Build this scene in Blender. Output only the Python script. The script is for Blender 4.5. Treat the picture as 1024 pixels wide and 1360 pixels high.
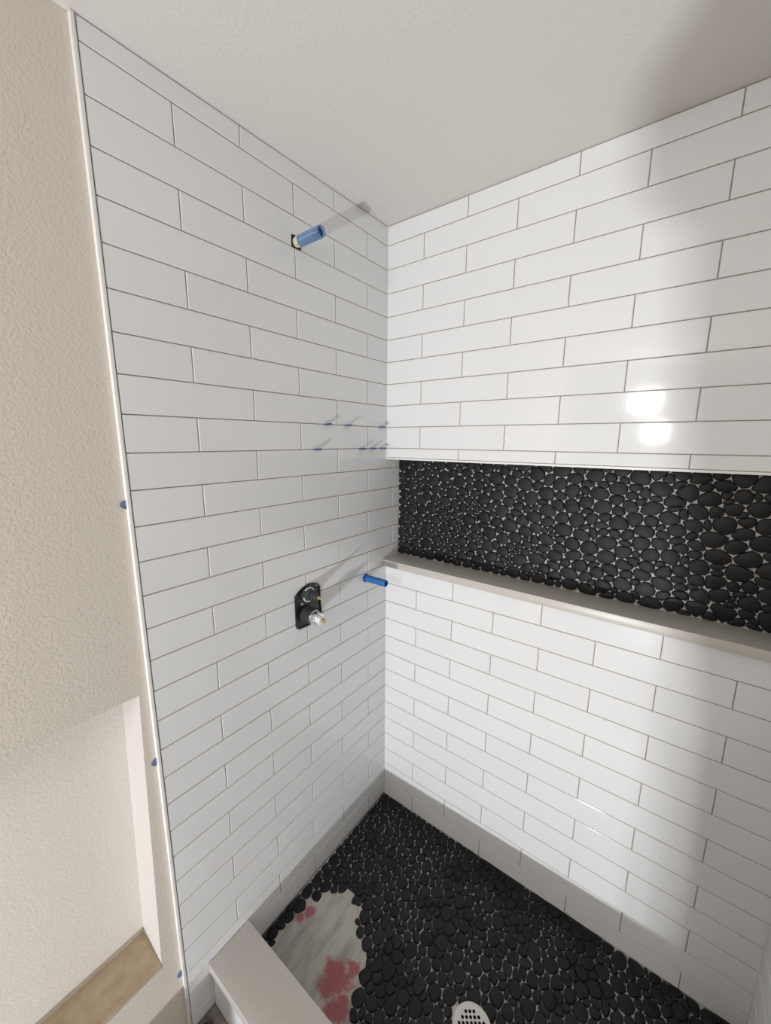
import bpy, bmesh, math, random
from mathutils import Vector, Matrix
import numpy as np

random.seed(7)
scene = bpy.context.scene
col = scene.collection
for o in list(bpy.data.objects): bpy.data.objects.remove(o)

# ------------------------------------------------------------------ camera
Z0 = 2.38                                   # bathroom floor is z = 0; measured heights are relative to the tile top line
cd = bpy.data.cameras.new('camera'); cam = bpy.data.objects.new('camera', cd); col.objects.link(cam)
cd.sensor_fit = 'AUTO'; cd.sensor_width = 36.0; cd.lens = 510.34 / 1360 * 36.0; cd.clip_start = 0.01
right, down, fwd = Vector((0.7967, 0.6044, 0.0062)), Vector((0.1155, -0.1423, -0.9831)), Vector((-0.5932, 0.7839, -0.1832))
CAM = Vector((0.9027, -1.1966, Z0 - 0.749))
m = Matrix.Identity(4)
for i in range(3): m[i][0], m[i][1], m[i][2] = right[i], -down[i], -fwd[i]
q = m.to_quaternion(); q.normalize()
cam.matrix_world = Matrix.Translation(CAM) @ q.to_matrix().to_4x4()
scene.camera = cam

# ------------------------------------------------------------------ world, exposure
w = bpy.data.worlds.new('world'); scene.world = w; w.use_nodes = True
w.node_tree.nodes['Background'].inputs[0].default_value = (1.0, 0.97, 0.94, 1)
w.node_tree.nodes['Background'].inputs[1].default_value = 0.3
vs = scene.view_settings
vs.view_transform = 'Standard'; vs.look = 'None'; vs.gamma = 1.0; vs.use_curve_mapping = False
vs.exposure = -0.07
LAMP_W, HEAD_W = 58.0, 10.5
LAMP = Vector((0.85, -3.2, Z0 - 2.205))     # low floor work light
HEADS = [Vector((0.602, -3.0, Z0 - 0.375)), Vector((0.698, -3.0, Z0 - 0.650))]   # two heads of the tripod light

# ------------------------------------------------------------------ helpers
def mesh_obj(name, verts, faces, mat=None, parent=None, smooth=False):
    me = bpy.data.meshes.new(name); me.from_pydata([tuple(v) for v in verts], [], faces); me.update()
    return link(name, me, mat, parent, smooth)
def link(name, me, mat=None, parent=None, smooth=False):
    o = bpy.data.objects.new(name, me); col.objects.link(o)
    if mat is not None and not me.materials: me.materials.append(mat)
    if parent is not None: o.parent = parent
    if smooth: me.shade_smooth()
    return o
def bm_obj(name, bm, mat, parent=None, smooth=None):
    bmesh.ops.recalc_face_normals(bm, faces=bm.faces)
    me = bpy.data.meshes.new(name); bm.to_mesh(me); bm.free()
    o = link(name, me, mat, parent)
    if smooth is not None: me.shade_smooth(); me.set_sharp_from_angle(angle=math.radians(smooth))
    return o
def empty(name, loc, label, cat, group=None):
    o = bpy.data.objects.new(name, None); o.location = loc; o.empty_display_size = 0.05; col.objects.link(o)
    return tag(o, label, cat, group)
def tag(o, label, cat=None, group=None, kind=None):
    o['label'] = label
    if cat: o['category'] = cat
    if group: o['group'] = group
    if kind: o['kind'] = kind
    return o
def struct(o, label=None):
    o['kind'] = 'structure'
    if label: o['label'] = label
    return o
def add_box(bm, x0, x1, y0, y1, z0, z1, bevel=0.0):
    b = bmesh.new()
    bmesh.ops.create_cube(b, size=1.0)
    for v in b.verts: v.co = Vector((x0 + (v.co.x + .5) * (x1 - x0), y0 + (v.co.y + .5) * (y1 - y0), z0 + (v.co.z + .5) * (z1 - z0)))
    if bevel: bmesh.ops.bevel(b, geom=b.edges[:], offset=bevel, segments=2, affect='EDGES', profile=0.6)
    merge(bm, b)
def merge(bm, b):
    t = bpy.data.meshes.new('t'); b.to_mesh(t); b.free(); bm.from_mesh(t); bpy.data.meshes.remove(t)
def box(name, x0, x1, y0, y1, z0, z1, mat, parent=None, bevel=0.0):
    bm = bmesh.new(); add_box(bm, x0, x1, y0, y1, z0, z1, bevel); return bm_obj(name, bm, mat, parent, 40 if bevel else None)
def add_lathe(bm, prof, axis='x', seg=28, origin=(0, 0, 0), cap0=True, cap1=True):
    """prof: (distance along axis, radius) pairs; revolved about a local axis through origin"""
    rings = []
    O = Vector(origin)
    for (t, r) in prof:
        ring = []
        for k in range(seg):
            a = 2 * math.pi * k / seg; c, s = r * math.cos(a), r * math.sin(a)
            p = {'x': (t, c, s), 'y': (c, t, s), 'z': (c, s, t)}[axis]
            ring.append(bm.verts.new(O + Vector(p)))
        rings.append(ring)
    for a, b in zip(rings, rings[1:]):
        for k in range(seg): bm.faces.new((a[k], a[(k + 1) % seg], b[(k + 1) % seg], b[k]))
    if cap0: bm.faces.new(rings[0])
    if cap1: bm.faces.new(rings[-1])
def lathe(name, prof, axis, mat, parent=None, origin=(0, 0, 0), seg=28, cap0=True, cap1=True):
    bm = bmesh.new(); add_lathe(bm, prof, axis, seg, origin, cap0, cap1); return bm_obj(name, bm, mat, parent, 35)
def add_tube(bm, a, b, r, seg=12):
    a, b = Vector(a), Vector(b); d = (b - a).normalized()
    u = d.orthogonal().normalized(); v = d.cross(u)
    R = []
    for p in (a, b): R.append([bm.verts.new(p + r * (math.cos(2 * math.pi * k / seg) * u + math.sin(2 * math.pi * k / seg) * v)) for k in range(seg)])
    for k in range(seg): bm.faces.new((R[0][k], R[0][(k + 1) % seg], R[1][(k + 1) % seg], R[1][k]))
    bm.faces.new(R[0]); bm.faces.new(R[1])
def prism(name, poly, fn, t0, t1, mat, parent=None, bevel=0.0):
    """extrude a 2-D polygon between t0 and t1; fn(u, v, t) -> xyz"""
    bm = bmesh.new()
    A = [bm.verts.new(fn(u, v, t0)) for u, v in poly]; B = [bm.verts.new(fn(u, v, t1)) for u, v in poly]
    n = len(poly)
    bm.faces.new(A); top = bm.faces.new(B)
    for k in range(n): bm.faces.new((A[k], A[(k + 1) % n], B[(k + 1) % n], B[k]))
    if bevel: bmesh.ops.bevel(bm, geom=list(top.edges), offset=bevel, segments=2, affect='EDGES')
    return bm_obj(name, bm, mat, parent, 35)

# ------------------------------------------------------------------ materials
def mat(name, color, rough=0.5, metal=0.0, spec=0.5, bump=None, vary=None, trans=0.0, alpha=1.0, coat=0.0, objvar=0.0):
    """bump = list of (scale, strength, distance); vary = (scale, color2, low, high)"""
    M = bpy.data.materials.new(name); M.use_nodes = True
    nt = M.node_tree; b = nt.nodes['Principled BSDF']; L = nt.links
    b.inputs['Base Color'].default_value = (*color, 1); b.inputs['Roughness'].default_value = rough
    b.inputs['Metallic'].default_value = metal; b.inputs['Specular IOR Level'].default_value = spec
    b.inputs['Transmission Weight'].default_value = trans; b.inputs['Alpha'].default_value = alpha
    b.inputs['Coat Weight'].default_value = coat
    tc = nt.nodes.new('ShaderNodeTexCoord')
    src = None
    if vary:
        n = nt.nodes.new('ShaderNodeTexNoise'); n.inputs['Scale'].default_value = vary[0]; n.inputs['Detail'].default_value = 6
        L.new(tc.outputs['Object'], n.inputs['Vector'])
        mr = nt.nodes.new('ShaderNodeMapRange'); mr.inputs['From Min'].default_value = vary[2]; mr.inputs['From Max'].default_value = vary[3]
        L.new(n.outputs['Fac'], mr.inputs['Value'])
        mx = nt.nodes.new('ShaderNodeMix'); mx.data_type = 'RGBA'
        mx.inputs[6].default_value = (*color, 1); mx.inputs[7].default_value = (*vary[1], 1)
        L.new(mr.outputs['Result'], mx.inputs[0]); src = mx.outputs[2]
    if objvar:
        oi = nt.nodes.new('ShaderNodeObjectInfo'); hs = nt.nodes.new('ShaderNodeHueSaturation')
        mr = nt.nodes.new('ShaderNodeMapRange'); mr.inputs['To Min'].default_value = 1 - objvar; mr.inputs['To Max'].default_value = 1 + objvar
        L.new(oi.outputs['Random'], mr.inputs['Value']); L.new(mr.outputs['Result'], hs.inputs['Value'])
        if src is not None: L.new(src, hs.inputs['Color'])
        else: hs.inputs['Color'].default_value = (*color, 1)
        src = hs.outputs['Color']
    if src is not None: L.new(src, b.inputs['Base Color'])
    last = None
    for (sc, st, di) in (bump or []):
        n = nt.nodes.new('ShaderNodeTexNoise'); n.inputs['Scale'].default_value = sc; n.inputs['Detail'].default_value = 3
        L.new(tc.outputs['Object'], n.inputs['Vector'])
        bp = nt.nodes.new('ShaderNodeBump'); bp.inputs['Strength'].default_value = st; bp.inputs['Distance'].default_value = di
        L.new(n.outputs['Fac'], bp.inputs['Height'])
        if last is not None: L.new(last, bp.inputs['Normal'])
        last = bp.outputs['Normal']
    if last is not None: L.new(last, b.inputs['Normal'])
    return M
def emit(name, color, strength):
    M = bpy.data.materials.new(name); M.use_nodes = True; b = M.node_tree.nodes['Principled BSDF']
    b.inputs['Base Color'].default_value = (*color, 1)
    b.inputs['Emission Color'].default_value = (*color, 1); b.inputs['Emission Strength'].default_value = strength
    return M

M_TILE = mat('glossy_white_tile', (0.79, 0.795, 0.80), 0.075, spec=0.5, objvar=0.012, bump=[(7, 0.03, 0.002)])
M_GROUT = mat('tile_joint', (0.30, 0.25, 0.23), 0.9)
M_PAINT = mat('textured_beige_paint', (0.655, 0.60, 0.53), 0.75, bump=[(190, 0.5, 0.0021), (60, 0.25, 0.0016)])
M_RECESS = mat('textured_recess_pale', (0.72, 0.68, 0.63), 0.75, bump=[(190, 0.5, 0.002), (60, 0.2, 0.002)])  # same kind of texture as the wall paint, paler base colour
M_BEAD = mat('smooth_primer', (0.60, 0.57, 0.545), 0.7)
M_CEIL = mat('textured_ceiling_paint', (0.775, 0.745, 0.705), 0.8, bump=[(150, 0.35, 0.002), (45, 0.25, 0.002)])
M_TRIM = mat('white_edge_trim', (0.84, 0.83, 0.81), 0.35)
M_PEB = mat('black_pebble', (0.0105, 0.0108, 0.0122), 0.52, spec=0.28, bump=[(260, 0.25, 0.0006), (40, 0.15, 0.001)], objvar=0.35)
M_BED = mat('pale_thinset', (0.52, 0.49, 0.455), 0.9, bump=[(120, 0.5, 0.002)])
M_BEDF = mat('floor_thinset_gap_shade', (0.04, 0.038, 0.037), 0.85, vary=(9.0, (0.52, 0.50, 0.47), 0.43, 0.56), bump=[(120, 0.5, 0.002)])  # dark tone paints shade in the deep pebble gaps; pale patches are grout
M_QUARTZ = mat('grey_beige_quartz', (0.535, 0.505, 0.465), 0.33, vary=(160, (0.555, 0.525, 0.485), 0.4, 0.6))
M_WOOD = mat('raw_wood_sill', (0.40, 0.31, 0.205), 0.8, vary=(30, (0.48, 0.385, 0.265), 0.35, 0.65), bump=[(90, 0.4, 0.001)])
M_BLUE = mat('blue_plastic', (0.02, 0.14, 0.42), 0.3, spec=0.5)
M_BLUET = mat('clear_blue_plastic', (0.42, 0.62, 0.92), 0.12, trans=0.8)
M_RIB = mat('pale_blue_plastic', (0.25, 0.45, 0.75), 0.25)
M_DBLUE = mat('dark_blue_plastic', (0.01, 0.05, 0.24), 0.35)
M_NAVY = mat('navy_wedge_plastic', (0.045, 0.065, 0.20), 0.4)
M_TAB = mat('faded_blue_plastic', (0.10, 0.13, 0.29), 0.5, vary=(300, (0.16, 0.19, 0.33), 0.4, 0.6))
M_PIPE = mat('taped_pipe', (0.55, 0.50, 0.30), 0.5, vary=(130, (0.80, 0.79, 0.72), 0.4, 0.6))
M_BLACK = mat('black_plastic', (0.008, 0.008, 0.009), 0.35)
M_DGREY = mat('dark_grey_plastic', (0.04, 0.042, 0.044), 0.45)
M_WPLAS = mat('white_plastic', (0.80, 0.79, 0.77), 0.4)
M_CHROME = mat('chrome', (0.78, 0.78, 0.80), 0.14, metal=1.0)
M_BRASS = mat('brass', (0.62, 0.50, 0.26), 0.35, metal=0.7)
M_STEEL = mat('brushed_steel', (0.62, 0.61, 0.58), 0.38, metal=0.35)
M_HOLE = mat('drain_dark', (0.006, 0.006, 0.006), 0.6)
M_SUB = mat('bare_subfloor', (0.10, 0.075, 0.05), 0.85, vary=(25, (0.03, 0.03, 0.035), 0.45, 0.6), bump=[(60, 0.4, 0.002)])
M_DOOR = mat('white_door_paint', (0.78, 0.77, 0.74), 0.45)
M_CLOTH = mat('shadow_caster_cloth', (0.60, 0.55, 0.47), 0.95, bump=[(300, 0.3, 0.001)])  # for the unseen cloth added as a shadow caster
M_CARD = mat('cardboard', (0.40, 0.29, 0.18), 0.85)
M_BFLOOR = mat('bathroom_floor', (0.24, 0.205, 0.175), 0.7, vary=(22, (0.09, 0.085, 0.085), 0.4, 0.6))
M_ROOM = mat('unseen_wall_darkened', (0.34, 0.32, 0.30), 0.8)  # tone of unseen walls, darkened to cut bounce light into the shower
M_DARKDOOR = mat('unseen_door_darkened', (0.22, 0.14, 0.08), 0.5)  # tone of the unseen door, darkened for the same bounce reduction
M_LENS = emit('lamp_lens', (0.95, 0.97, 1.0), 6.0)

# bare mortar with red primer showing through (own stains, fixed to the surface)
def mortar_material():
    M = mat('bare_mortar', (0.46, 0.44, 0.395), 0.85, vary=(9, (0.24, 0.225, 0.20), 0.44, 0.76), bump=[(30, 0.6, 0.005), (120, 0.5, 0.003)])
    for n in [x for x in M.node_tree.nodes if x.type == 'TEX_NOISE']:
        mp = M.node_tree.nodes.new('ShaderNodeMapping'); mp.inputs['Scale'].default_value = (3.2, 1.0, 1.0); mp.inputs['Rotation'].default_value = (0, 0, 0.6)
        l0 = n.inputs['Vector'].links[0]; M.node_tree.links.new(l0.from_socket, mp.inputs['Vector']); M.node_tree.links.new(mp.outputs['Vector'], n.inputs['Vector'])
    nt = M.node_tree; L = nt.links; b = nt.nodes['Principled BSDF']
    prev = b.inputs['Base Color'].links[0].from_socket
    tc = nt.nodes.new('ShaderNodeTexCoord'); n = nt.nodes.new('ShaderNodeTexNoise'); n.inputs['Scale'].default_value = 38; n.inputs['Detail'].default_value = 10; n.inputs['Roughness'].default_value = 0.7
    L.new(tc.outputs['Object'], n.inputs['Vector'])
    acc = None
    for (x, y, r) in ((0.262, -0.588, 0.075), (0.312, -0.625, 0.055), (0.290, -0.540, 0.035), (0.072, -0.518, 0.036), (0.062, -0.548, 0.03)):
        d = nt.nodes.new('ShaderNodeVectorMath'); d.operation = 'DISTANCE'; d.inputs[1].default_value = (x, y, 0.052)
        L.new(tc.outputs['Object'], d.inputs[0])
        mr = nt.nodes.new('ShaderNodeMapRange'); mr.inputs['From Min'].default_value = r; mr.inputs['From Max'].default_value = 0.0
        L.new(d.outputs['Value'], mr.inputs['Value'])
        if acc is None: acc = mr.outputs['Result']
        else:
            mx = nt.nodes.new('ShaderNodeMath'); mx.operation = 'MAXIMUM'; L.new(acc, mx.inputs[0]); L.new(mr.outputs['Result'], mx.inputs[1]); acc = mx.outputs[0]
    ad = nt.nodes.new('ShaderNodeMath'); ad.operation = 'MULTIPLY_ADD'; L.new(n.outputs['Fac'], ad.inputs[0]); ad.inputs[1].default_value = 1.7; L.new(acc, ad.inputs[2])
    mr = nt.nodes.new('ShaderNodeMapRange'); mr.inputs['From Min'].default_value = 1.05; mr.inputs['From Max'].default_value = 1.4
    mr.inputs['To Max'].default_value = 0.85
    L.new(ad.outputs[0], mr.inputs['Value'])
    gate = nt.nodes.new('ShaderNodeMath'); gate.operation = 'GREATER_THAN'; gate.inputs[1].default_value = 0.02; L.new(acc, gate.inputs[0])
    mu = nt.nodes.new('ShaderNodeMath'); mu.operation = 'MULTIPLY'; L.new(mr.outputs['Result'], mu.inputs[0]); L.new(gate.outputs[0], mu.inputs[1])
    mx = nt.nodes.new('ShaderNodeMix'); mx.data_type = 'RGBA'; mx.inputs[7].default_value = (0.33, 0.065, 0.08, 1)
    L.new(mu.outputs[0], mx.inputs[0]); L.new(prev, mx.inputs[6]); L.new(mx.outputs[2], b.inputs['Base Color'])
    return M
M_MORTAR = mortar_material()

# ------------------------------------------------------------------ measured layout
P = 0.0778                                   # course pitch
H = 0.1548                                   # half a tile length
W = 1.2218                                   # shower width
GAP = 0.0023
CO_A, CO_B = 0.1112, 0.150                   # first joint on the left / back wall
YE = -0.8856                                 # end of the tiled part of the left wall
N_TOP, N_BOT, N_BACK = Z0 - 0.8205, Z0 - 1.2165, 0.098
def line(k): return Z0 - k * P
def ceil_z(x, y): return Z0 - 0.0155 + 0.026 * y - 0.010 * x
def floor_z(x): return Z0 - 2.336 + 0.022 * x

# ------------------------------------------------------------------ setting: walls, ceiling, floors
BX, BY = 1.74, -3.62                         # bathroom right wall and far wall
# ceiling (slightly out of level, as measured against the courses)
def ceil_pt(x, y, dz=0): return (x, y, ceil_z(x, max(y, -1.0)) + dz)
ys = (0.25, -1.0, BY - 0.15); V = []; F = []
for dz in (0, 0.12):
    for y in ys:
        for x in (-0.25, BX + 0.15): V.append(ceil_pt(x, y, dz))
F = [(0, 1, 3, 2), (2, 3, 5, 4), (6, 8, 9, 7), (8, 10, 11, 9), (0, 6, 7, 1), (4, 5, 11, 10), (0, 2, 8, 6), (2, 4, 10, 8), (1, 7, 9, 3), (3, 9, 11, 5)]
struct(mesh_obj('ceiling', V, F, M_CEIL), 'pale cream textured ceiling over the shower')

WT = 0.0020                                  # joint depth behind the tile faces
TH = 0.0085                                  # tile thickness
wl = struct(box('wall_left', -0.16, -WT, YE, 0.16, 0.0, Z0 - 0.0, M_GROUT), 'white glossy tiled wall with shower valve and pipe stubs')
# back wall: above and below the long niche
bm = bmesh.new()
add_box(bm, 0.0, W + 0.16, WT, 0.20, N_TOP + 0.007, Z0)
add_box(bm, 0.0, W + 0.16, WT, 0.20, 0.0, line(16) + 0.001)
wb = struct(bm_obj('wall_back', bm, M_GROUT), 'white glossy tiled wall above and below the black pebble niche')
wn = struct(box('wall_niche', 0.0, W, N_BACK - 0.008, 0.198, N_BOT - 0.026, N_TOP + 0.006, M_BED), 'black pebble back panel of the long wall niche')
struct(box('trim_niche', 0.0, W, -0.0015, N_BACK - 0.009, N_TOP, N_TOP + 0.0065, M_TRIM, bevel=0.001), 'thin white trim along the upper edge of the niche')
wr = struct(box('wall_right', W + WT, W + 0.14, -0.90, -0.0, 0.0, Z0 - 0.03, M_GROUT), 'white tiled side wall opposite the valve wall')

# painted walls
PX = -0.009
RY, RT, RB, RD = -0.911, Z0 - 1.320, Z0 - 2.0775, -0.119      # recess: near jamb, top, sill, depth
bm = bmesh.new()
jt, jb = -0.911, -0.934                      # the recess jamb leans slightly, as measured
pier = [(YE, 0.0), (YE, Z0), (jt, Z0), (jt, RT), (jb, RB), (jb, 0.0)]
vv = [[bm.verts.new((x, y, z)) for y, z in pier] for x in (-0.16, PX)]
bm.faces.new(vv[0]); bm.faces.new(vv[1])
for k in range(6): bm.faces.new((vv[0][k], vv[0][(k + 1) % 6], vv[1][(k + 1) % 6], vv[1][k]))
add_box(bm, -0.16, PX, BY, RY, RT, Z0 + 0.0)
add_box(bm, -0.16, PX, BY, jb, 0.0, RB - 0.012)
add_box(bm, -0.16, PX, BY, -1.75, RB - 0.012, RT)
wp = struct(bm_obj('wall_painted', bm, M_PAINT), 'beige orange-peel textured wall beside the tiled shower')
struct(box('wall_recess', -0.159, RD, -1.749, RY - 0.0005, RB, RT - 0.0005, M_RECESS), 'pale textured back of the wall recess')
V = []
for (z, y) in ((RB, jb), (RT, jt)):
    V += [(RD, y - 0.0008, z), (PX - 0.0004, y - 0.0008, z), (PX - 0.0004, y + 0.001, z), (RD, y + 0.001, z)]
jamb = mesh_obj('jamb', V, [(0, 1, 5, 4), (1, 2, 6, 5), (2, 3, 7, 6), (3, 0, 4, 7), (0, 3, 2, 1), (4, 5, 6, 7)], M_BEAD, wp)
jamb['label'] = 'smooth bright jamb of the recess'
sill = struct(box('sill', -0.158, PX + 0.0006, -1.748, jb - 0.001, RB - 0.0118, RB, M_WOOD), 'bare brown wood sill of the wall recess')
struct(box('wall_far', -0.16, BX + 0.15, BY - 0.12, BY, 0.0, Z0 - 0.03, M_ROOM))
bm = bmesh.new()
DZ = 2.03
add_box(bm, BX, BX + 0.12, BY, -2.33, 0.0, Z0 - 0.03)
add_box(bm, BX, BX + 0.12, -1.50, -0.78, 0.0, Z0 - 0.03)
add_box(bm, BX, BX + 0.12, -2.33, -1.50, DZ, Z0 - 0.03)
struct(bm_obj('wall_doorway', bm, M_ROOM))
struct(box('wall_front', W + 0.14, BX, -0.90, -0.78, 0.0, Z0 - 0.03, M_PAINT))
struct(box('bathroom_floor', -0.16, BX + 0.12, BY - 0.12, -0.81, -0.06, 0.0, M_BFLOOR), 'dark bare bathroom floor in front of the curb')
# shower floor bed (rises slightly to the right)
V = []
for (x, y) in ((-0.002, -0.81), (W + 0.002, -0.81), (W + 0.002, 0.002), (-0.002, 0.002)):
    V += [(x, y, -0.06), (x, y, floor_z(x) - 0.0060)]
fl = struct(mesh_obj('floor', V, [(0, 2, 3, 1), (2, 4, 5, 3), (4, 6, 7, 5), (6, 0, 1, 7), (1, 3, 5, 7), (0, 6, 4, 2)], M_BEDF), 'black pebble shower floor with a bare mortar patch')

# ------------------------------------------------------------------ tiles
tile_cache = {}
def tile_mesh(c4):
    """c4: four (u, v) corners counter-clockwise, around the tile's own origin; face at w = 0, body behind it"""
    key = tuple(round(v, 5) for c in c4 for v in c)
    if key in tile_cache: return tile_cache[key]
    cx = sum(c[0] for c in c4) / 4; cy = sum(c[1] for c in c4) / 4
    b = 0.0013
    ins = [(u - math.copysign(b, u - cx), v - math.copysign(b, v - cy)) for u, v in c4]
    V = [(u, v, 0.0) for u, v in ins] + [(u, v, -0.0009) for u, v in c4] + [(u, v, -TH) for u, v in c4]
    F = [(0, 1, 2, 3)]
    for k in range(4):
        n = (k + 1) % 4
        F += [(k, 4 + k, 4 + n, n), (4 + k, 8 + k, 8 + n, 4 + n)]
    me = bpy.data.meshes.new('tile'); me.from_pydata(V, [], F); me.update(); me.materials.append(M_TILE)
    tile_cache[key] = me
    return me
trng = random.Random(11)
BASIS = {'L': Matrix(((0, 0, 1), (1, 0, 0), (0, 1, 0))),        # u -> +y, v -> +z, w -> +x
         'B': Matrix(((1, 0, 0), (0, 0, -1), (0, 1, 0))),        # u -> +x, v -> +z, w -> -y
         'R': Matrix(((0, 0, -1), (-1, 0, 0), (0, 1, 0)))}       # u -> -y, v -> +z, w -> -x
def tile(wall, parent, u0, u1, zb0, zb1, zt0, zt1, at, gap=(1, 1, 1, 1), tilt=0.10):
    """edges: u0..u1 along the wall, bottom zb0..zb1, top zt0..zt1 at both ends; at(u, z) -> world point of the face"""
    g = GAP / 2
    l, r, b, t = [g * k for k in gap]
    uc, zc = (u0 + u1) / 2, (zb0 + zb1 + zt0 + zt1) / 4
    c4 = [(u0 + l - uc, zb0 + b - zc), (u1 - r - uc, zb1 + b - zc), (u1 - r - uc, zt1 - t - zc), (u0 + l - uc, zt0 - t - zc)]
    o = bpy.data.objects.new('tile', tile_mesh(c4)); col.objects.link(o); o.parent = parent
    B = BASIS[wall]
    big = min(1.0, 0.15 / max(0.02, (u1 - u0)))
    T = Matrix.Rotation(math.radians(trng.gauss(0, tilt)) * big, 3, 'Y') @ Matrix.Rotation(math.radians(trng.gauss(0, tilt)), 3, 'X')
    o.matrix_world = Matrix.Translation(at(uc, zc)) @ (B @ T).to_4x4()
    return o
CURB_Y0, CURB_Y1 = -0.8265, -0.6985
SL_T = 0.032
def curb_z(x): return Z0 - 2.2155 + 0.030 * x

# left wall: u = y
def at_left(u, z): return Vector((0.0, u, z))
for r in range(0, 31):
    js = [-(CO_A + c * H) for c in ((4, 2, 0) if r % 2 else (3, 1))]
    yend = -0.0002
    if 10 <= r <= 15:
        yend = 0.0875
        if r % 2 == 0: js.append(-(CO_A - H))
    if r == 30: js = [x for x in js if x < -0.7]
    edges = [YE + 0.0015] + js + [yend]
    for a, b in zip(edges, edges[1:]):
        if r == 30 and a > -0.83: continue
        if r == 30: b = min(b, CURB_Y0 + 0.02)
        zt = (line(r), line(r))
        if r == 0: zt = (ceil_z(0, a) - 0.001, ceil_z(0, b) - 0.001)
        zb = (line(r + 1), line(r + 1))
        if r == 30: zb = (0.001, 0.001)
        tile('L', wl, a, b, *zb, *zt, at_left, (0.6 if a == edges[0] else 1, 0.1 if b == yend else 1, 1, 1))
# back wall: u = x
def at_back(u, z): return Vector((u, 0.0, z))
for r in list(range(0, 11)) + list(range(16, 30)):
    js = [CO_B + c * H for c in ((0, 2, 4, 6) if r % 2 else (1, 3, 5))]
    edges = [0.0002] + js + [W - 0.0002]
    for a, b in zip(edges, edges[1:]):
        zt = (line(r), line(r)); zb = (line(r + 1), line(r + 1))
        if r == 0: zt = (ceil_z(a, 0) - 0.001, ceil_z(b, 0) - 0.001)
        if r == 10: zb = (N_TOP + 0.0068, N_TOP + 0.0068)
        if r == 29: zb = (floor_z(a) - 0.006, floor_z(b) - 0.006)
        tile('B', wb, a, b, *zb, *zt, at_back, (0.1 if a == edges[0] else 1, 0.1 if b == edges[-1] else 1, 1, 1))
# right wall: u = -y
def at_right(u, z): return Vector((W, -u, z))
for r in range(0, 30):
    js = [0.07 + c * H for c in ((0, 2, 4) if r % 2 else (1, 3, 5))]
    edges = [0.0003] + js + [0.90]
    for a, b in zip(edges, edges[1:]):
        zt = (line(r), line(r)); zb = (line(r + 1), line(r + 1))
        if r == 0: zt = (ceil_z(W, -a) - 0.001, ceil_z(W, -b) - 0.001)
        if r == 29: zb = (floor_z(W) - 0.006,) * 2
        tile('R', wr, a, b, *zb, *zt, at_right, (0.1 if a == edges[0] else 1, 1, 1, 1))

# caulk in the inside corners
M_CAULK = mat('white_caulk', (0.62, 0.62, 0.61), 0.5)
def caulk(xc, yc, sx_, sy_, z0, z1, parent):
    r = 0.0024
    V = [(xc, yc, z) for z in (z0, z1)]; V += [(xc + sx_ * r, yc, z) for z in (z0, z1)]; V += [(xc, yc + sy_ * r, z) for z in (z0, z1)]
    mesh_obj('caulk', V, [(0, 1, 3, 2), (0, 4, 5, 1), (2, 3, 5, 4), (0, 2, 4), (1, 5, 3)], M_CAULK, parent)
for z0, z1 in ((floor_z(0), line(16)), (N_TOP, ceil_z(0, 0))):
    caulk(-0.0003, 0.0003, 1, -1, z0, z1, wb); caulk(W + 0.0003, 0.0003, -1, -1, z0 + 0.02, z1, wb)
# tile edge trim
bm = bmesh.new(); add_box(bm, -0.012, 0.0012, YE - 0.0068, YE, 0.002, ceil_z(0, YE) - 0.002, 0.0008)
struct(bm_obj('trim_1', bm, M_TRIM, None, 40), 'white metal edge trim where the tile meets the painted wall')

# ------------------------------------------------------------------ pebbles
def laguerre(x0, x1, y0, y1, radii, seed, stretch=1.0):
    if stretch != 1.0: return [[(px * stretch, py) for px, py in p] for p in laguerre(x0 / stretch, x1 / stretch, y0, y1, radii, seed)]
    rg = random.Random(seed); pts = []
    cell = max(radii[0][0], 0.02) * 2.2; grid = {}
    for (r0, r1, tries) in radii:
        for _ in range(tries):
            r = rg.uniform(r1, r0); x = rg.uniform(x0 + r * .5, x1 - r * .5); y = rg.uniform(y0 + r * .5, y1 - r * .5)
            gx, gy = int(x / cell + 1000), int(y / cell + 1000); ok = True
            for i in (-1, 0, 1):
                for k in (-1, 0, 1):
                    for (px, py, pr) in grid.get((gx + i, gy + k), ()):
                        if (px - x) ** 2 + (py - y) ** 2 < (0.93 * (pr + r)) ** 2: ok = False; break
                    if not ok: break
                if not ok: break
            if ok: grid.setdefault((gx, gy), []).append((x, y, r)); pts.append((x, y, r))
    A = np.array(pts); out = []
    for i, (x, y, r) in enumerate(pts):
        d2 = (A[:, 0] - x) ** 2 + (A[:, 1] - y) ** 2
        near = np.argsort(d2)[1:22]
        poly = [(x0, y0), (x1, y0), (x1, y1), (x0, y1)]
        poly = [(min(max(px, x - .09), x + .09), min(max(py, y - .09), y + .09)) for px, py in poly]
        for j in near:
            qx, qy, qr = pts[j]
            nx, ny = 2 * (qx - x), 2 * (qy - y); c = qx * qx + qy * qy - x * x - y * y - qr * qr + r * r
            new = []
            for k in range(len(poly)):
                a, b = poly[k], poly[(k + 1) % len(poly)]
                da, db = nx * a[0] + ny * a[1] - c, nx * b[0] + ny * b[1] - c
                if da <= 0: new.append(a)
                if da * db < 0:
                    t = da / (da - db); new.append((a[0] + t * (b[0] - a[0]), a[1] + t * (b[1] - a[1])))
            poly = new
            if len(poly) < 3: break
        if len(poly) >= 3: out.append(poly)
    return out
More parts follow.
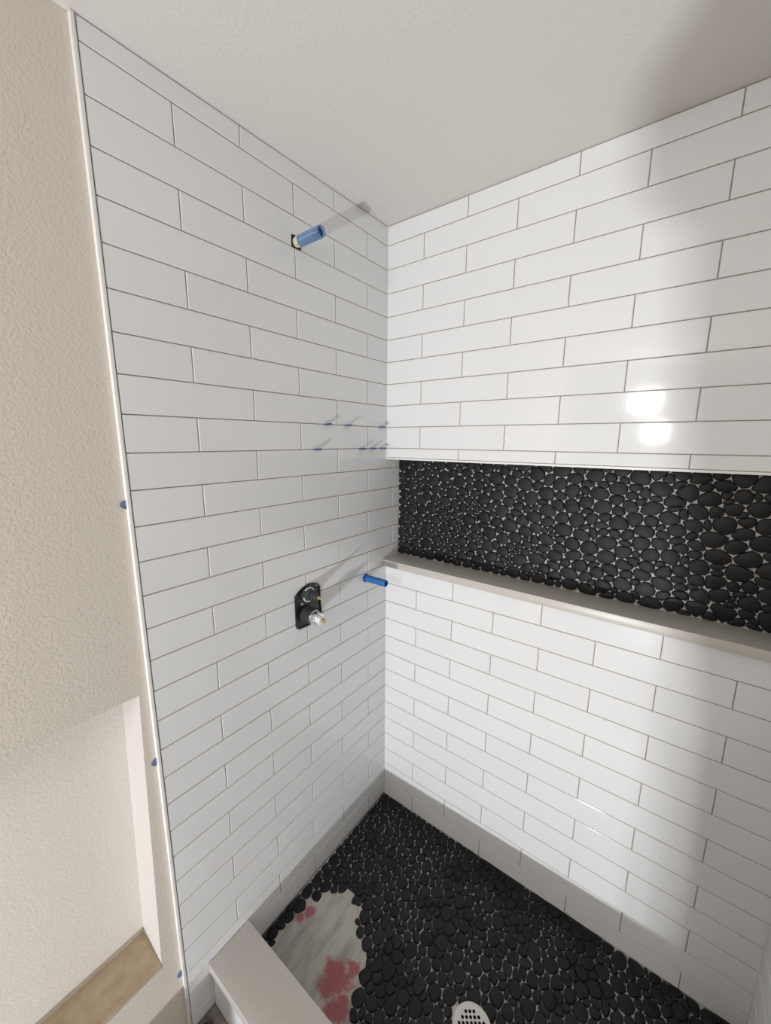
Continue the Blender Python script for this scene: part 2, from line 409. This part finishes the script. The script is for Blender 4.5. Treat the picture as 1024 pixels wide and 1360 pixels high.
def round_poly(poly, shrink, n=11):
    """chaikin-rounded, shrunk and resampled outline: (centre, outline relative to it, area)"""
    ar = 0; cx = cy = 0
    for k in range(len(poly)):
        (ax, ay), (bx, by) = poly[k], poly[(k + 1) % len(poly)]
        c = ax * by - bx * ay; ar += c; cx += (ax + bx) * c; cy += (ay + by) * c
    ar *= .5
    if abs(ar) < 5e-5: return None
    cx /= 6 * ar; cy /= 6 * ar
    # long edges get extra points so corners round off by a limited amount
    pts = [(x - cx, y - cy) for x, y in poly]
    for _ in range(3):
        new = []; qa = 0.20
        for k in range(len(pts)):
            a, b = pts[k], pts[(k + 1) % len(pts)]
            new += [(a[0] * (1 - qa) + b[0] * qa, a[1] * (1 - qa) + b[1] * qa), (a[0] * qa + b[0] * (1 - qa), a[1] * qa + b[1] * (1 - qa))]
        pts = new
    per = [math.dist(pts[k], pts[(k + 1) % len(pts)]) for k in range(len(pts))]; tot = sum(per)
    out = []; acc = 0; k = 0
    for i in range(n):
        t = tot * i / n
        while acc + per[k] < t: acc += per[k]; k += 1
        f = (t - acc) / per[k]; a, b = pts[k], pts[(k + 1) % len(pts)]
        out.append((a[0] + f * (b[0] - a[0]), a[1] + f * (b[1] - a[1])))
    out2 = []
    for x, y in out:
        d = math.hypot(x, y); s = max(0.3, (d - shrink) / d); out2.append((x * s, y * s))
    return (cx, cy), out2, abs(ar)
def pebble_geo(outline, h, rg):
    n = len(outline); V = []
    tx, ty = rg.uniform(-.035, .035), rg.uniform(-.035, .035)
    r = math.sqrt(sum(x * x + y * y for x, y in outline) / n)
    b = min(0.0022, 0.18 * r) / r
    for (s, z) in ((0.97, -0.006), (1.0, h * .45), (1 - b * .55, h * .86), (1 - b * 1.7, h)):
        V += [(x * s, y * s, z + (tx * x + ty * y if z > 0 else 0)) for x, y in outline]
    V.append((0, 0, h * 1.03))
    F = []
    for q_ in range(3):
        for k in range(n):
            a, b2 = q_ * n + k, q_ * n + (k + 1) % n
            F.append((a, b2, b2 + n, a + n))
    for k in range(n): F.append((3 * n + k, 3 * n + (k + 1) % n, 4 * n))
    return V, F
def lay_pebbles(parent, cells, frame, seed, hrange, skip=None, shrink=0.0008):
    """frame(u, v) -> (origin, 3x3) of the surface there; the 300 that show largest are parts, the rest one stuff part"""
    rg = random.Random(seed); items = []
    for poly in cells:
        rp = round_poly(poly, shrink)
        if rp is None: continue
        c, out, ar = rp
        if skip and skip(c, out): continue
        O, B = frame(*c)
        V, F = pebble_geo(out, rg.uniform(*hrange), rg)
        d = O - CAM; dist = d.length; nrm = B @ Vector((0, 0, 1))
        dep = d.dot(fwd)
        if dep > 0.05:
            px, py = d.dot(right) / dep * 510.34, d.dot(down) / dep * 510.34
            vis = abs(px) < 512 and abs(py) < 680
        else: vis = False
        items.append(((ar * abs(nrm.dot(d / dist)) / dist ** 2) if vis else 0.0, O, B, V, F))
    items.sort(key=lambda t: -t[0])
    for s, O, B, V, F in items[:300]:
        o = mesh_obj('pebble', V, F, M_PEB, parent, smooth=True)
        o.matrix_world = Matrix.Translation(O) @ B.to_4x4()
    AV, AF = [], []
    for s, O, B, V, F in items[300:]:
        k = len(AV); AV += [tuple(O + B @ Vector(v)) for v in V]; AF += [tuple(i + k for i in f) for f in F]
    if AV:
        o = mesh_obj('small_pebbles', AV, AF, M_PEB, parent, smooth=True); o['kind'] = 'stuff'
    return len(items)
# niche panel (u = x, v = z)
B_N = BASIS['B']
NY = N_BACK - 0.008
n1 = lay_pebbles(wn, laguerre(0.002, W - 0.002, N_BOT + 0.001, N_TOP - 0.001, [(0.0205, 0.0175, 260), (0.0165, 0.013, 1300), (0.0125, 0.0095, 4500), (0.0085, 0.0065, 2200)], 3, 1.2),
                 lambda u, v: (Vector((u, NY, v)), B_N), 5, (0.0050, 0.0085), shrink=0.0)
# floor (u = x, v = y)
FT = Matrix.Rotation(-math.atan(0.022), 3, 'Y')
DR = Vector((0.634, -0.437)); DRR = 0.054
PATCH = [(0.034, -0.668), (0.042, -0.645), (0.043, -0.608), (0.036, -0.522), (0.077, -0.454), (0.118, -0.401), (0.162, -0.397), (0.207, -0.432),
         (0.252, -0.461), (0.296, -0.497), (0.322, -0.542), (0.339, -0.588), (0.36, -0.626), (0.37, -0.69), (0.34, -0.72), (0.06, -0.72)]
def inside(p, poly):
    r = False; j = len(poly) - 1
    for i in range(len(poly)):
        (xi, yi), (xj, yj) = poly[i], poly[j]
        if (yi > p[1]) != (yj > p[1]) and p[0] < (xj - xi) * (p[1] - yi) / (yj - yi) + xi: r = not r
        j = i
    return r
def skip_floor(c, out):
    if inside(c, PATCH): return True
    return math.hypot(c[0] - DR.x, c[1] - DR.y) < DRR - 0.006
n2 = lay_pebbles(fl, laguerre(0.003, W - 0.003, CURB_Y1 + 0.003, -0.003, [(0.0215, 0.0185, 600), (0.0180, 0.014, 2200), (0.0135, 0.0105, 6000), (0.0095, 0.007, 9000)], 9, 0.92),
                 lambda u, v: (Vector((u, v, floor_z(u) - 0.0060)), FT), 6, (0.0050, 0.0085), skip_floor, shrink=0.0006)
print('pebbles', n1, n2)
# bare mortar patch, a little proud of the bed
pc = [(x, y) for x, y in PATCH if y > -0.70] + [(0.37, -0.6975), (0.036, -0.6975)]
grow = []
mx_, my_ = 0.19, -0.56
for x, y in pc:
    d = math.hypot(x - mx_, y - my_); s = (d + 0.012) / d
    grow.append((max(0.004, mx_ + (x - mx_) * s), max(-0.6975, my_ + (y - my_) * s)))
patch = prism('bare_mortar', grow, lambda u, v, t: (u, v, floor_z(u) + t), -0.009, -0.0030, M_MORTAR, fl)
patch['label'] = 'bare grey mortar patch with red stains'

# ------------------------------------------------------------------ niche ledge
bm = bmesh.new(); add_box(bm, 0.0008, W - 0.001, -0.0258, NY - 0.0005, N_BOT - 0.0268, N_BOT, 0.0012)
tag(bm_obj('niche_ledge', bm, M_QUARTZ, None, 40), 'long grey-beige stone ledge along the bottom of the pebble niche', 'ledge')

# ------------------------------------------------------------------ curb
curb = empty('shower_curb', (0.6, (CURB_Y0 + CURB_Y1) / 2, 0.0), 'low tiled shower curb with a grey-beige stone cap', 'curb')
CX = Vector(curb.location)
def cpt(x, y, z): return (x - CX.x, y - CX.y, z - CX.z)
cy0, cy1 = CURB_Y0 + 0.008, CURB_Y1 - 0.006
V = []
for x in (0.001, W - 0.001):
    zt = curb_z(x) - SL_T - 0.0005
    V += [cpt(x, cy0 + TH, 0.0), cpt(x, cy1 - TH, 0.0), cpt(x, cy1 - TH, zt), cpt(x, cy0 + TH, zt)]
mesh_obj('core', V, [(0, 1, 2, 3), (4, 7, 6, 5), (0, 4, 5, 1), (1, 5, 6, 2), (2, 6, 7, 3), (3, 7, 4, 0)], M_GROUT, curb)
bm = bmesh.new(); add_box(bm, 0.0012, W - 0.001, CURB_Y0, CURB_Y1, -SL_T, 0.0, 0.0014)
for v in bm.verts: v.co = Vector(cpt(v.co.x, v.co.y, v.co.z + curb_z(v.co.x)))
bm_obj('cap', bm, M_QUARTZ, curb, 40)
fe = [0.0015, 0.16, 0.4696, 0.7792, 1.0888, W - 0.0015]
for side in (0, 1):
    for a, b in zip(fe, fe[1:]):
        if side == 0:
            zs = [0.001, 0.001, curb_z(a) - SL_T - 0.001, curb_z(b) - SL_T - 0.001]
            o = tile('B', None, a, b, *zs, lambda u, z: Vector((u, cy0, z)), tilt=0.03)
        else:
            zs = [floor_z(-a + W) - 0.0065, floor_z(W - b) - 0.0065, curb_z(W - a) - SL_T - 0.001, curb_z(W - b) - SL_T - 0.001]
            uc, zc = (a + b) / 2, sum(zs) / 4
            o = tile('B', None, a, b, *zs, lambda u, z: Vector((W - u, cy1, z)), tilt=0.0)
            o.matrix_world = Matrix.Translation(Vector((W - uc, cy1, zc))) @ Matrix(((-1, 0, 0), (0, 0, 1), (0, 1, 0))).to_4x4()
        mw = o.matrix_world.copy(); o.parent = curb; o.matrix_world = mw; o.location = mw.translation - CX

# ------------------------------------------------------------------ pipe stubs
def hole_plate(name, y, z, r, parent_loc, parent):  # black plate painted dark for the inside of a pipe hole
    n = 10; poly = [(y + r * (1.05 if k % 2 else 0.95) * math.cos(2 * math.pi * k / n), z + r * (1.0 if k % 3 else 1.1) * math.sin(2 * math.pi * k / n)) for k in range(n)]
    return prism(name, poly, lambda u, v, t: (t - parent_loc[0], u - parent_loc[1], v - parent_loc[2]), -0.004, 0.0007, M_BLACK, parent)
# shower arm stub
sx = Vector((0.0, -0.4165, Z0 - 0.2195))
s = empty('shower_arm_stub', sx, 'clear blue capped pipe stub high on the left tiled wall', 'pipe stub')
prism('dark_hole_plate', [(-0.4335, -0.207), (-0.429, -0.2025), (-0.404, -0.2025), (-0.400, -0.207), (-0.3995, -0.2325), (-0.402, -0.2340), (-0.431, -0.2340), (-0.4335, -0.231)],
      lambda u, v, t: (t, u - sx.y, Z0 + v - sx.z), -0.004, 0.0007, M_BLACK, s)  # black plate on the tile stands in for the dark hole
lathe('pipe', [(-0.004, 0.0120), (0.010, 0.0120), (0.010, 0.0138), (0.018, 0.0138), (0.019, 0.0116), (0.075, 0.0112), (0.076, 0.006)], 'x', M_PIPE, s)
bm = bmesh.new()
add_lathe(bm, [(0.016, 0.0132), (0.018, 0.0145), (0.096, 0.0145), (0.1, 0.0138), (0.1, 0.0118), (0.088, 0.0120), (0.016, 0.0121), (0.016, 0.0132)], 'x', 28, cap0=False, cap1=False)
cap = bm_obj('cap', bm, M_BLUET, s, 35)
lathe('end_plug', [(0.086, 0.0119), (0.092, 0.0117)], 'x', M_DBLUE, s)
bm = bmesh.new()
for a in (0.4, 2.0, 3.5, 5.1): add_tube(bm, (0.026, 0.0145 * math.cos(a), 0.0145 * math.sin(a)), (0.095, 0.0145 * math.cos(a), 0.0145 * math.sin(a)), 0.0011, 6)
bm_obj('rib', bm, M_RIB, s, 40)
# lower stub near the corner
sp = Vector((0.0, -0.1275, Z0 - 1.2655))
s = empty('spout_stub', sp, 'solid blue capped pipe stub just below the niche ledge', 'pipe stub')
hole_plate('dark_hole_plate', sp.y, sp.z, 0.0135, sp, s)
lathe('flange', [(0.0, 0.0125), (0.0, 0.0165), (0.004, 0.0165), (0.006, 0.0135)], 'x', M_DBLUE, s, cap1=True)
lathe('cap', [(0.005, 0.0132), (0.0975, 0.0128), (0.099, 0.0118), (0.099, 0.0098), (0.082, 0.0095)], 'x', M_BLUE, s, cap1=False)
lathe('end_plug', [(0.084, 0.0096), (0.0865, 0.0096)], 'x', M_DBLUE, s)

# ------------------------------------------------------------------ shower valve
vx = Vector((0.0, -0.4212, Z0 - 1.27))
val = empty('shower_valve', vx, 'black rough-in shower valve with chrome cartridge set into the tile', 'valve')
outl = [(-0.4700, -1.2285), (-0.4560, -1.2170), (-0.4403, -1.2085), (-0.4123, -1.2014), (-0.3900, -1.2050), (-0.3740, -1.2115), (-0.3650, -1.2250), (-0.3650, -1.2500),
        (-0.3610, -1.3210), (-0.3660, -1.3330), (-0.4180, -1.3440), (-0.4580, -1.3420), (-0.4668, -1.3360), (-0.4695, -1.3251)]
f = lambda u, v, t: (t, u - vx.y, Z0 + v - vx.z)
prism('guard_plate', outl, f, -0.004, 0.0012, M_BLACK, val)  # black guard, also stands in for the dark opening cut in the tile
cxo, czo = -0.4165, -1.273
rim = []
bm = bmesh.new(); n = len(outl)
A = []
for (k, t) in ((1.0, 0.001), (1.0, 0.0045), (0.93, 0.0045), (0.93, 0.001)):
    A.append([bm.verts.new(f(cxo + (u - cxo) * k, czo + (v - czo) * k, t)) for u, v in outl])
for a, b in zip(A, A[1:] + A[:1]):
    for k in range(n): bm.faces.new((a[k], a[(k + 1) % n], b[(k + 1) % n], b[k]))
bm_obj('rim', bm, M_BLACK, val, 35)
U, Lw = (0, 0.0, (Z0 - 1.2335) - vx.z), (0, -0.001, (Z0 - 1.3035) - vx.z)
lathe('diverter_base', [(0.001, 0.0235), (0.010, 0.0225), (0.012, 0.019), (0.026, 0.017)], 'x', M_DGREY, val, U)
bm = bmesh.new()
segs = [(20, 130), (190, 300)]
for a0, a1 in segs:
    m_ = 12; rr = []
    for i in range(m_ + 1):
        a = math.radians(a0 + (a1 - a0) * i / m_); c, s_ = math.cos(a), math.sin(a)
        rr.append([bm.verts.new((U[0] + x, U[1] + c * r, U[2] + s_ * r)) for x, r in ((0.0105, 0.0205), (0.0105, 0.0240), (0.0135, 0.0240), (0.0135, 0.0205))])
    for p_, q_ in zip(rr, rr[1:]):
        for k in range(4): bm.faces.new((p_[k], p_[(k + 1) % 4], q_[(k + 1) % 4], q_[k]))
    bm.faces.new(rr[0]); bm.faces.new(rr[-1])
bm_obj('retaining_clip', bm, M_WPLAS, val, 35)
st = lathe('diverter_stem', [(0.026, 0.0125), (0.040, 0.0120), (0.041, 0.0095), (0.053, 0.0090)], 'x', M_DGREY, val, U)
lathe('brass_tip', [(0.052, 0.0046), (0.071, 0.0042), (0.0725, 0.003)], 'x', M_BRASS, st, U, seg=14)
ct = lathe('cartridge_body', [(0.001, 0.030), (0.008, 0.0295), (0.010, 0.0265), (0.022, 0.0260), (0.023, 0.024), (0.032, 0.0235)], 'x', M_DGREY, val, Lw)
cp = lathe('chrome_sleeve', [(0.031, 0.0185), (0.031, 0.0225), (0.036, 0.0225), (0.0365, 0.0205), (0.058, 0.0200), (0.0605, 0.0185), (0.0605, 0.012)], 'x', M_CHROME, val, Lw)
lathe('stem_collar', [(0.060, 0.0118), (0.070, 0.0112), (0.0705, 0.008)], 'x', M_WPLAS, cp, Lw, seg=18)
lathe('stem_tip', [(0.070, 0.0066), (0.083, 0.0062), (0.0845, 0.0045)], 'x', M_BRASS, cp, Lw, seg=12)
for (y, z) in ((-0.442, -1.262), (-0.378, -1.216)):
    lathe('screw', [(0.001, 0.0034), (0.0032, 0.003)], 'x', M_STEEL, val, (0, y - vx.y, Z0 + z - vx.z), seg=10)

# ------------------------------------------------------------------ blue levelling wedges in the joints
def wedge(y, k, label):
    w_, e = 0.0115, 0.0190
    out = [(-0.004, -w_ * .9), (0.006, -w_), (e * .75, -w_ * .85), (e, -w_ * .35), (e, w_ * .35), (e * .75, w_ * .85), (0.006, w_), (-0.004, w_ * .9)]
    V = [(x, yy, 0.0006 + 0.11 * max(0, x)) for x, yy in out] + [(x, yy, -0.0006 - 0.11 * max(0, x)) for x, yy in out]; n = len(out)
    F = [tuple(range(n)), tuple(range(2 * n - 1, n - 1, -1))] + [(a, a + n, (a + 1) % n + n, (a + 1) % n) for a in range(n)]
    o = mesh_obj('tile_wedge', V, F, M_NAVY); o.location = (0.0, y, line(k)); o.rotation_euler = (math.radians(random.uniform(1, 5)), math.radians(random.uniform(-3, 3)), math.radians(random.uniform(-6, 6)))
    tag(o, label, 'tile wedge', 'blue wedges in the wall joints')
wedge(-0.316, 9, 'blue plastic wedge in the upper joint, farthest from the corner')
wedge(-0.220, 9, 'blue plastic wedge in the upper joint, second from the corner')
wedge(-0.034, 9, 'blue plastic wedge in the upper joint beside the wall corner')
wedge(-0.362, 10, 'blue plastic wedge standing alone in the lower joint, away from the corner trio')
wedge(-0.147, 10, 'blue plastic wedge in the lower joint, third from the corner')
wedge(-0.091, 10, 'blue plastic wedge in the lower joint, second from the corner')
wedge(-0.031, 10, 'blue plastic wedge in the lower joint beside the wall corner')
def tab(y, z, label):
    out = [(0.0, 0.0095), (-0.006, 0.0085), (-0.0105, 0.0045), (-0.0115, -0.001), (-0.008, -0.0065), (0.0, -0.0095)]
    n = len(out); V = [(0.0, u, v) for u, v in out] + [(0.0022, u, v) for u, v in out]
    F = [tuple(range(n))[::-1], tuple(range(n, 2 * n))] + [(a, (a + 1) % n, (a + 1) % n + n, a + n) for a in range(n)]
    o = mesh_obj('spacer_tab', V, F, M_TAB); o.location = (PX + 0.0003, YE - 0.0066, z)
    tag(o, label, 'spacer tab', 'blue tabs along the edge trim')
tab(0, Z0 - 0.885, 'blue spacer tab behind the edge trim, well above the wall recess')
tab(0, Z0 - 1.506, 'blue spacer tab behind the edge trim beside the recess jamb')
tab(0, Z0 - 2.166, 'blue spacer tab behind the edge trim, below the wood sill level')

# ------------------------------------------------------------------ drain
dz = floor_z(DR.x) + 0.0025
dr = empty('shower_drain', (DR.x, DR.y, dz), 'round metal drain strainer set among the black floor pebbles', 'drain')
bm = bmesh.new(); eds = []
def loop(pts):
    vs_ = [bm.verts.new((x, y, 0.0)) for x, y in pts]
    for k in range(len(vs_)): eds.append(bm.edges.new((vs_[k], vs_[(k + 1) % len(vs_)])))
loop([(0.0515 * math.cos(2 * math.pi * k / 48), 0.0515 * math.sin(2 * math.pi * k / 48)) for k in range(48)])
rot = math.radians(36); holes = []
for i in range(-3, 4):
    for j in range(-3, 4):
        u, v = i * 0.0112, j * 0.0112
        if math.hypot(u, v) > 0.036: continue
        holes.append((u * math.cos(rot) - v * math.sin(rot), u * math.sin(rot) + v * math.cos(rot)))
for hx, hy in holes: loop([(hx + 0.0043 * math.cos(2 * math.pi * k / 10), hy + 0.0043 * math.sin(2 * math.pi * k / 10)) for k in range(10)])
bmesh.ops.triangle_fill(bm, edges=eds, use_beauty=True)
ex = bmesh.ops.extrude_face_region(bm, geom=bm.faces[:])
for v in ex['geom']:
    if isinstance(v, bmesh.types.BMVert): v.co.z += 0.0022
bm_obj('strainer', bm, M_STEEL, dr)
lathe('rim', [(-0.010, 0.0535), (0.0012, 0.0535), (0.0020, 0.0525), (0.0020, 0.0500), (-0.001, 0.0500)], 'z', M_STEEL, dr, seg=40, cap0=False, cap1=False)
lathe('sump', [(-0.006, 0.0505), (-0.0055, 0.0505)], 'z', M_HOLE, dr, seg=32)
a = rot
for sgn in (1, -1):
    lathe('screw', [(0.002, 0.0046), (0.0034, 0.0040)], 'z', M_STEEL, dr, (sgn * 0.0435 * math.cos(a), sgn * 0.0435 * math.sin(a), 0), seg=14)

# ------------------------------------------------------------------ things behind the camera that light or shade the shower
def area(name, loc, target, sx_, sy_, power, color):
    l = bpy.data.lights.new(name, 'AREA'); l.shape = 'RECTANGLE'; l.size = sx_; l.size_y = sy_; l.energy = power; l.color = color
    o = bpy.data.objects.new(name, l); col.objects.link(o); o.location = loc
    o.rotation_euler = (Vector(target) - Vector(loc)).to_track_quat('-Z', 'Y').to_euler()
    return o
# low work light standing on the floor
fl_t = Vector((0.55, -0.3, 1.25))
d = (fl_t - LAMP).normalized()
wk = empty('floor_work_light', (LAMP.x, LAMP.y - 0.06, 0.0), 'small LED work light standing low on the bathroom floor', 'work light')
off = Vector(wk.location)
box('housing', -0.07, 0.07, -0.045, 0.035, LAMP.z - 0.045, LAMP.z + 0.035, M_DGREY, wk, 0.006)
box('lens', -0.063, 0.063, 0.036, 0.040, LAMP.z - 0.0175, LAMP.z + 0.0175, M_LENS, wk)
bm = bmesh.new()
for sx_ in (-1, 1):
    add_tube(bm, (sx_ * 0.08, 0.0, LAMP.z), (sx_ * 0.08, 0.0, 0.008), 0.006); add_tube(bm, (sx_ * 0.08, -0.09, 0.008), (sx_ * 0.08, 0.03, 0.008), 0.006)
add_tube(bm, (-0.08, -0.09, 0.008), (0.08, -0.09, 0.008), 0.006); add_tube(bm, (-0.082, 0, LAMP.z), (0.082, 0, LAMP.z), 0.005)
bm_obj('stand', bm, M_BLACK, wk, 40)
area('floor_work_light_beam', LAMP + Vector((0, 0.006, 0)), fl_t, 0.125, 0.03, LAMP_W, (0.94, 0.97, 1.0))
# tripod light with two heads
tp = empty('tripod_light', (0.65, -3.12, 0.0), 'tall tripod light with two LED heads at the far wall', 'tripod light')
bm = bmesh.new(); add_tube(bm, (0, 0, 0.35), (0, 0, 2.1), 0.014); bm_obj('pole', bm, M_BLACK, tp, 40)
for a in (100, 220, 330):
    c, s_ = math.cos(math.radians(a)), math.sin(math.radians(a))
    bm = bmesh.new(); add_tube(bm, (0, 0, 0.75), (0.38 * c, 0.38 * s_, 0.010), 0.010); bm_obj('leg', bm, M_BLACK, tp, 40)
for (hp, hw, hh, pw) in ((HEADS[0], 0.17, 0.15, 1.0), (HEADS[1], 0.13, 0.13, 0.62)):
    l = hp - Vector(tp.location)
    h_ = box('lamp_head', l.x - hw * .56, l.x + hw * .56, l.y - 0.06, l.y - 0.012, l.z - hh * .56, l.z + hh * .56, M_DGREY, tp, 0.006)
    box('lens', l.x - hw / 2, l.x + hw / 2, l.y - 0.0118, l.y - 0.008, l.z - hh / 2, l.z + hh / 2, M_LENS, h_)
    bm = bmesh.new(); add_tube(bm, (0, 0, l.z), (l.x, l.y - 0.055, l.z), 0.008); bm_obj('bracket', bm, M_BLACK, tp, 40)
    area('tripod_light_beam', hp, hp + Vector((0.0, 1.0, 0.12)), hw, hh, HEAD_W * pw, (1.0, 0.965, 0.93))
# closed bathroom door, unseen; dark tone chosen to cut bounce light
d1 = struct(box('door_1', BX + 0.025, BX + 0.065, -2.327, -1.503, 0.008, DZ - 0.003, M_DARKDOOR), 'closed dark bathroom door, unseen behind the camera')
bm = bmesh.new(); add_lathe(bm, [(0.0, 0.026), (-0.008, 0.026), (-0.01, 0.010), (-0.035, 0.010), (-0.038, 0.024), (-0.060, 0.022), (-0.062, 0.012)], 'x', 20, (BX + 0.025, -2.26, 0.98)); bm_obj('door_knob', bm, M_STEEL, d1, 35)
# unseen ladder and cloth, added and shaped to cast the camera holder's shadow
LZ = 1.535
la = empty('shadow_ladder', (1.14, -1.54, 0.0), 'unseen step ladder added behind the camera to hold the shadow-casting cloth', 'added shadow caster')
for sx_ in (-0.185, 0.185):
    box('rail', sx_ - 0.012, sx_ + 0.012, -0.02, 0.02, 0.0, LZ - 0.03, M_STEEL, la)
    bm = bmesh.new(); add_tube(bm, (sx_ * 1.08, -0.05, LZ - 0.05), (sx_ * 1.25, -0.52, 0.012), 0.012); bm_obj('rear_leg', bm, M_STEEL, la, 40)
for k in range(5): box('step', -0.172, 0.172, -0.045, 0.03, 0.24 + 0.25 * k, 0.262 + 0.25 * k, M_STEEL, la)
box('top_cap', -0.215, 0.215, -0.085, 0.035, LZ - 0.03, LZ, M_BLACK, la, 0.004)
prof = [(0.03, 0.945), (0.2, 0.942), (0.36, 0.938), (0.55, 0.93), (0.80, 0.897), (1.02, 0.865), (1.14, 0.858), (1.20, 0.850), (1.245, 0.815), (1.29, 0.792), (1.36, 0.788), (1.40, 0.803), (1.44, 0.850), (1.50, 0.880)]
rows = []; nx = 14
for (z, xl) in prof: rows.append([(xl + (1.42 - xl) * k / nx, -1.492 + 0.006 * math.sin((xl + (1.42 - xl) * k / nx) * 46 + z * 2.0), z) for k in range(nx + 1)])
rows.append([(0.885 + (1.42 - 0.885) * k / nx, -1.4965, 1.54) for k in range(nx + 1)])
V = [p for r in rows for p in r]; n = nx + 1
F = [(i * n + k, i * n + k + 1, (i + 1) * n + k + 1, (i + 1) * n + k) for i in range(len(rows) - 1) for k in range(nx)]
o = mesh_obj('shadow_cloth', V, F, M_CLOTH, None, True); sm = o.modifiers.new('thick', 'SOLIDIFY'); sm.thickness = 0.003; sm.offset = 0
tag(o, 'unseen cloth added behind the camera, shaped to cast the shadow of the camera holder', 'drop cloth')
# unseen low box, added and shaped to shade the foot of the painted wall
ca = empty('shade_box', (0.15, -1.50, 0.0), 'unseen low brown box added on the floor to shade the foot of the painted wall', 'carton')
zt = Z0 - 2.213
box('body', -0.135, 0.138, -0.12, 0.10, 0.0, 0.140, M_CARD, ca, 0.002)
box('shade_box_step', -0.135, 0.045, -0.12, 0.10, 0.1402, zt, M_CARD, ca)  # added upper level, fitted to the height of the wall shadow
# scrap of blue film on the bare floor at the foot of the curb
bm = bmesh.new(); g = []
for i in range(7):
    g.append([bm.verts.new((0.02 + 0.022 * i, CURB_Y0 - 0.03 - 0.02 * k + 0.004 * math.sin(i * 2.1 + k), 0.004 + 0.006 * (1 + math.sin(i * 1.7 + k * 2.3)))) for k in range(5)])
for i in range(6):
    for k in range(4): bm.faces.new((g[i][k], g[i + 1][k], g[i + 1][k + 1], g[i][k + 1]))
o = bm_obj('plastic_scrap', bm, mat('dark_blue_film', (0.02, 0.03, 0.07), 0.35), None, 60)
sm = o.modifiers.new('thick', 'SOLIDIFY'); sm.thickness = 0.001
tag(o, 'crumpled dark blue plastic scrap on the floor beside the curb', 'plastic scrap')
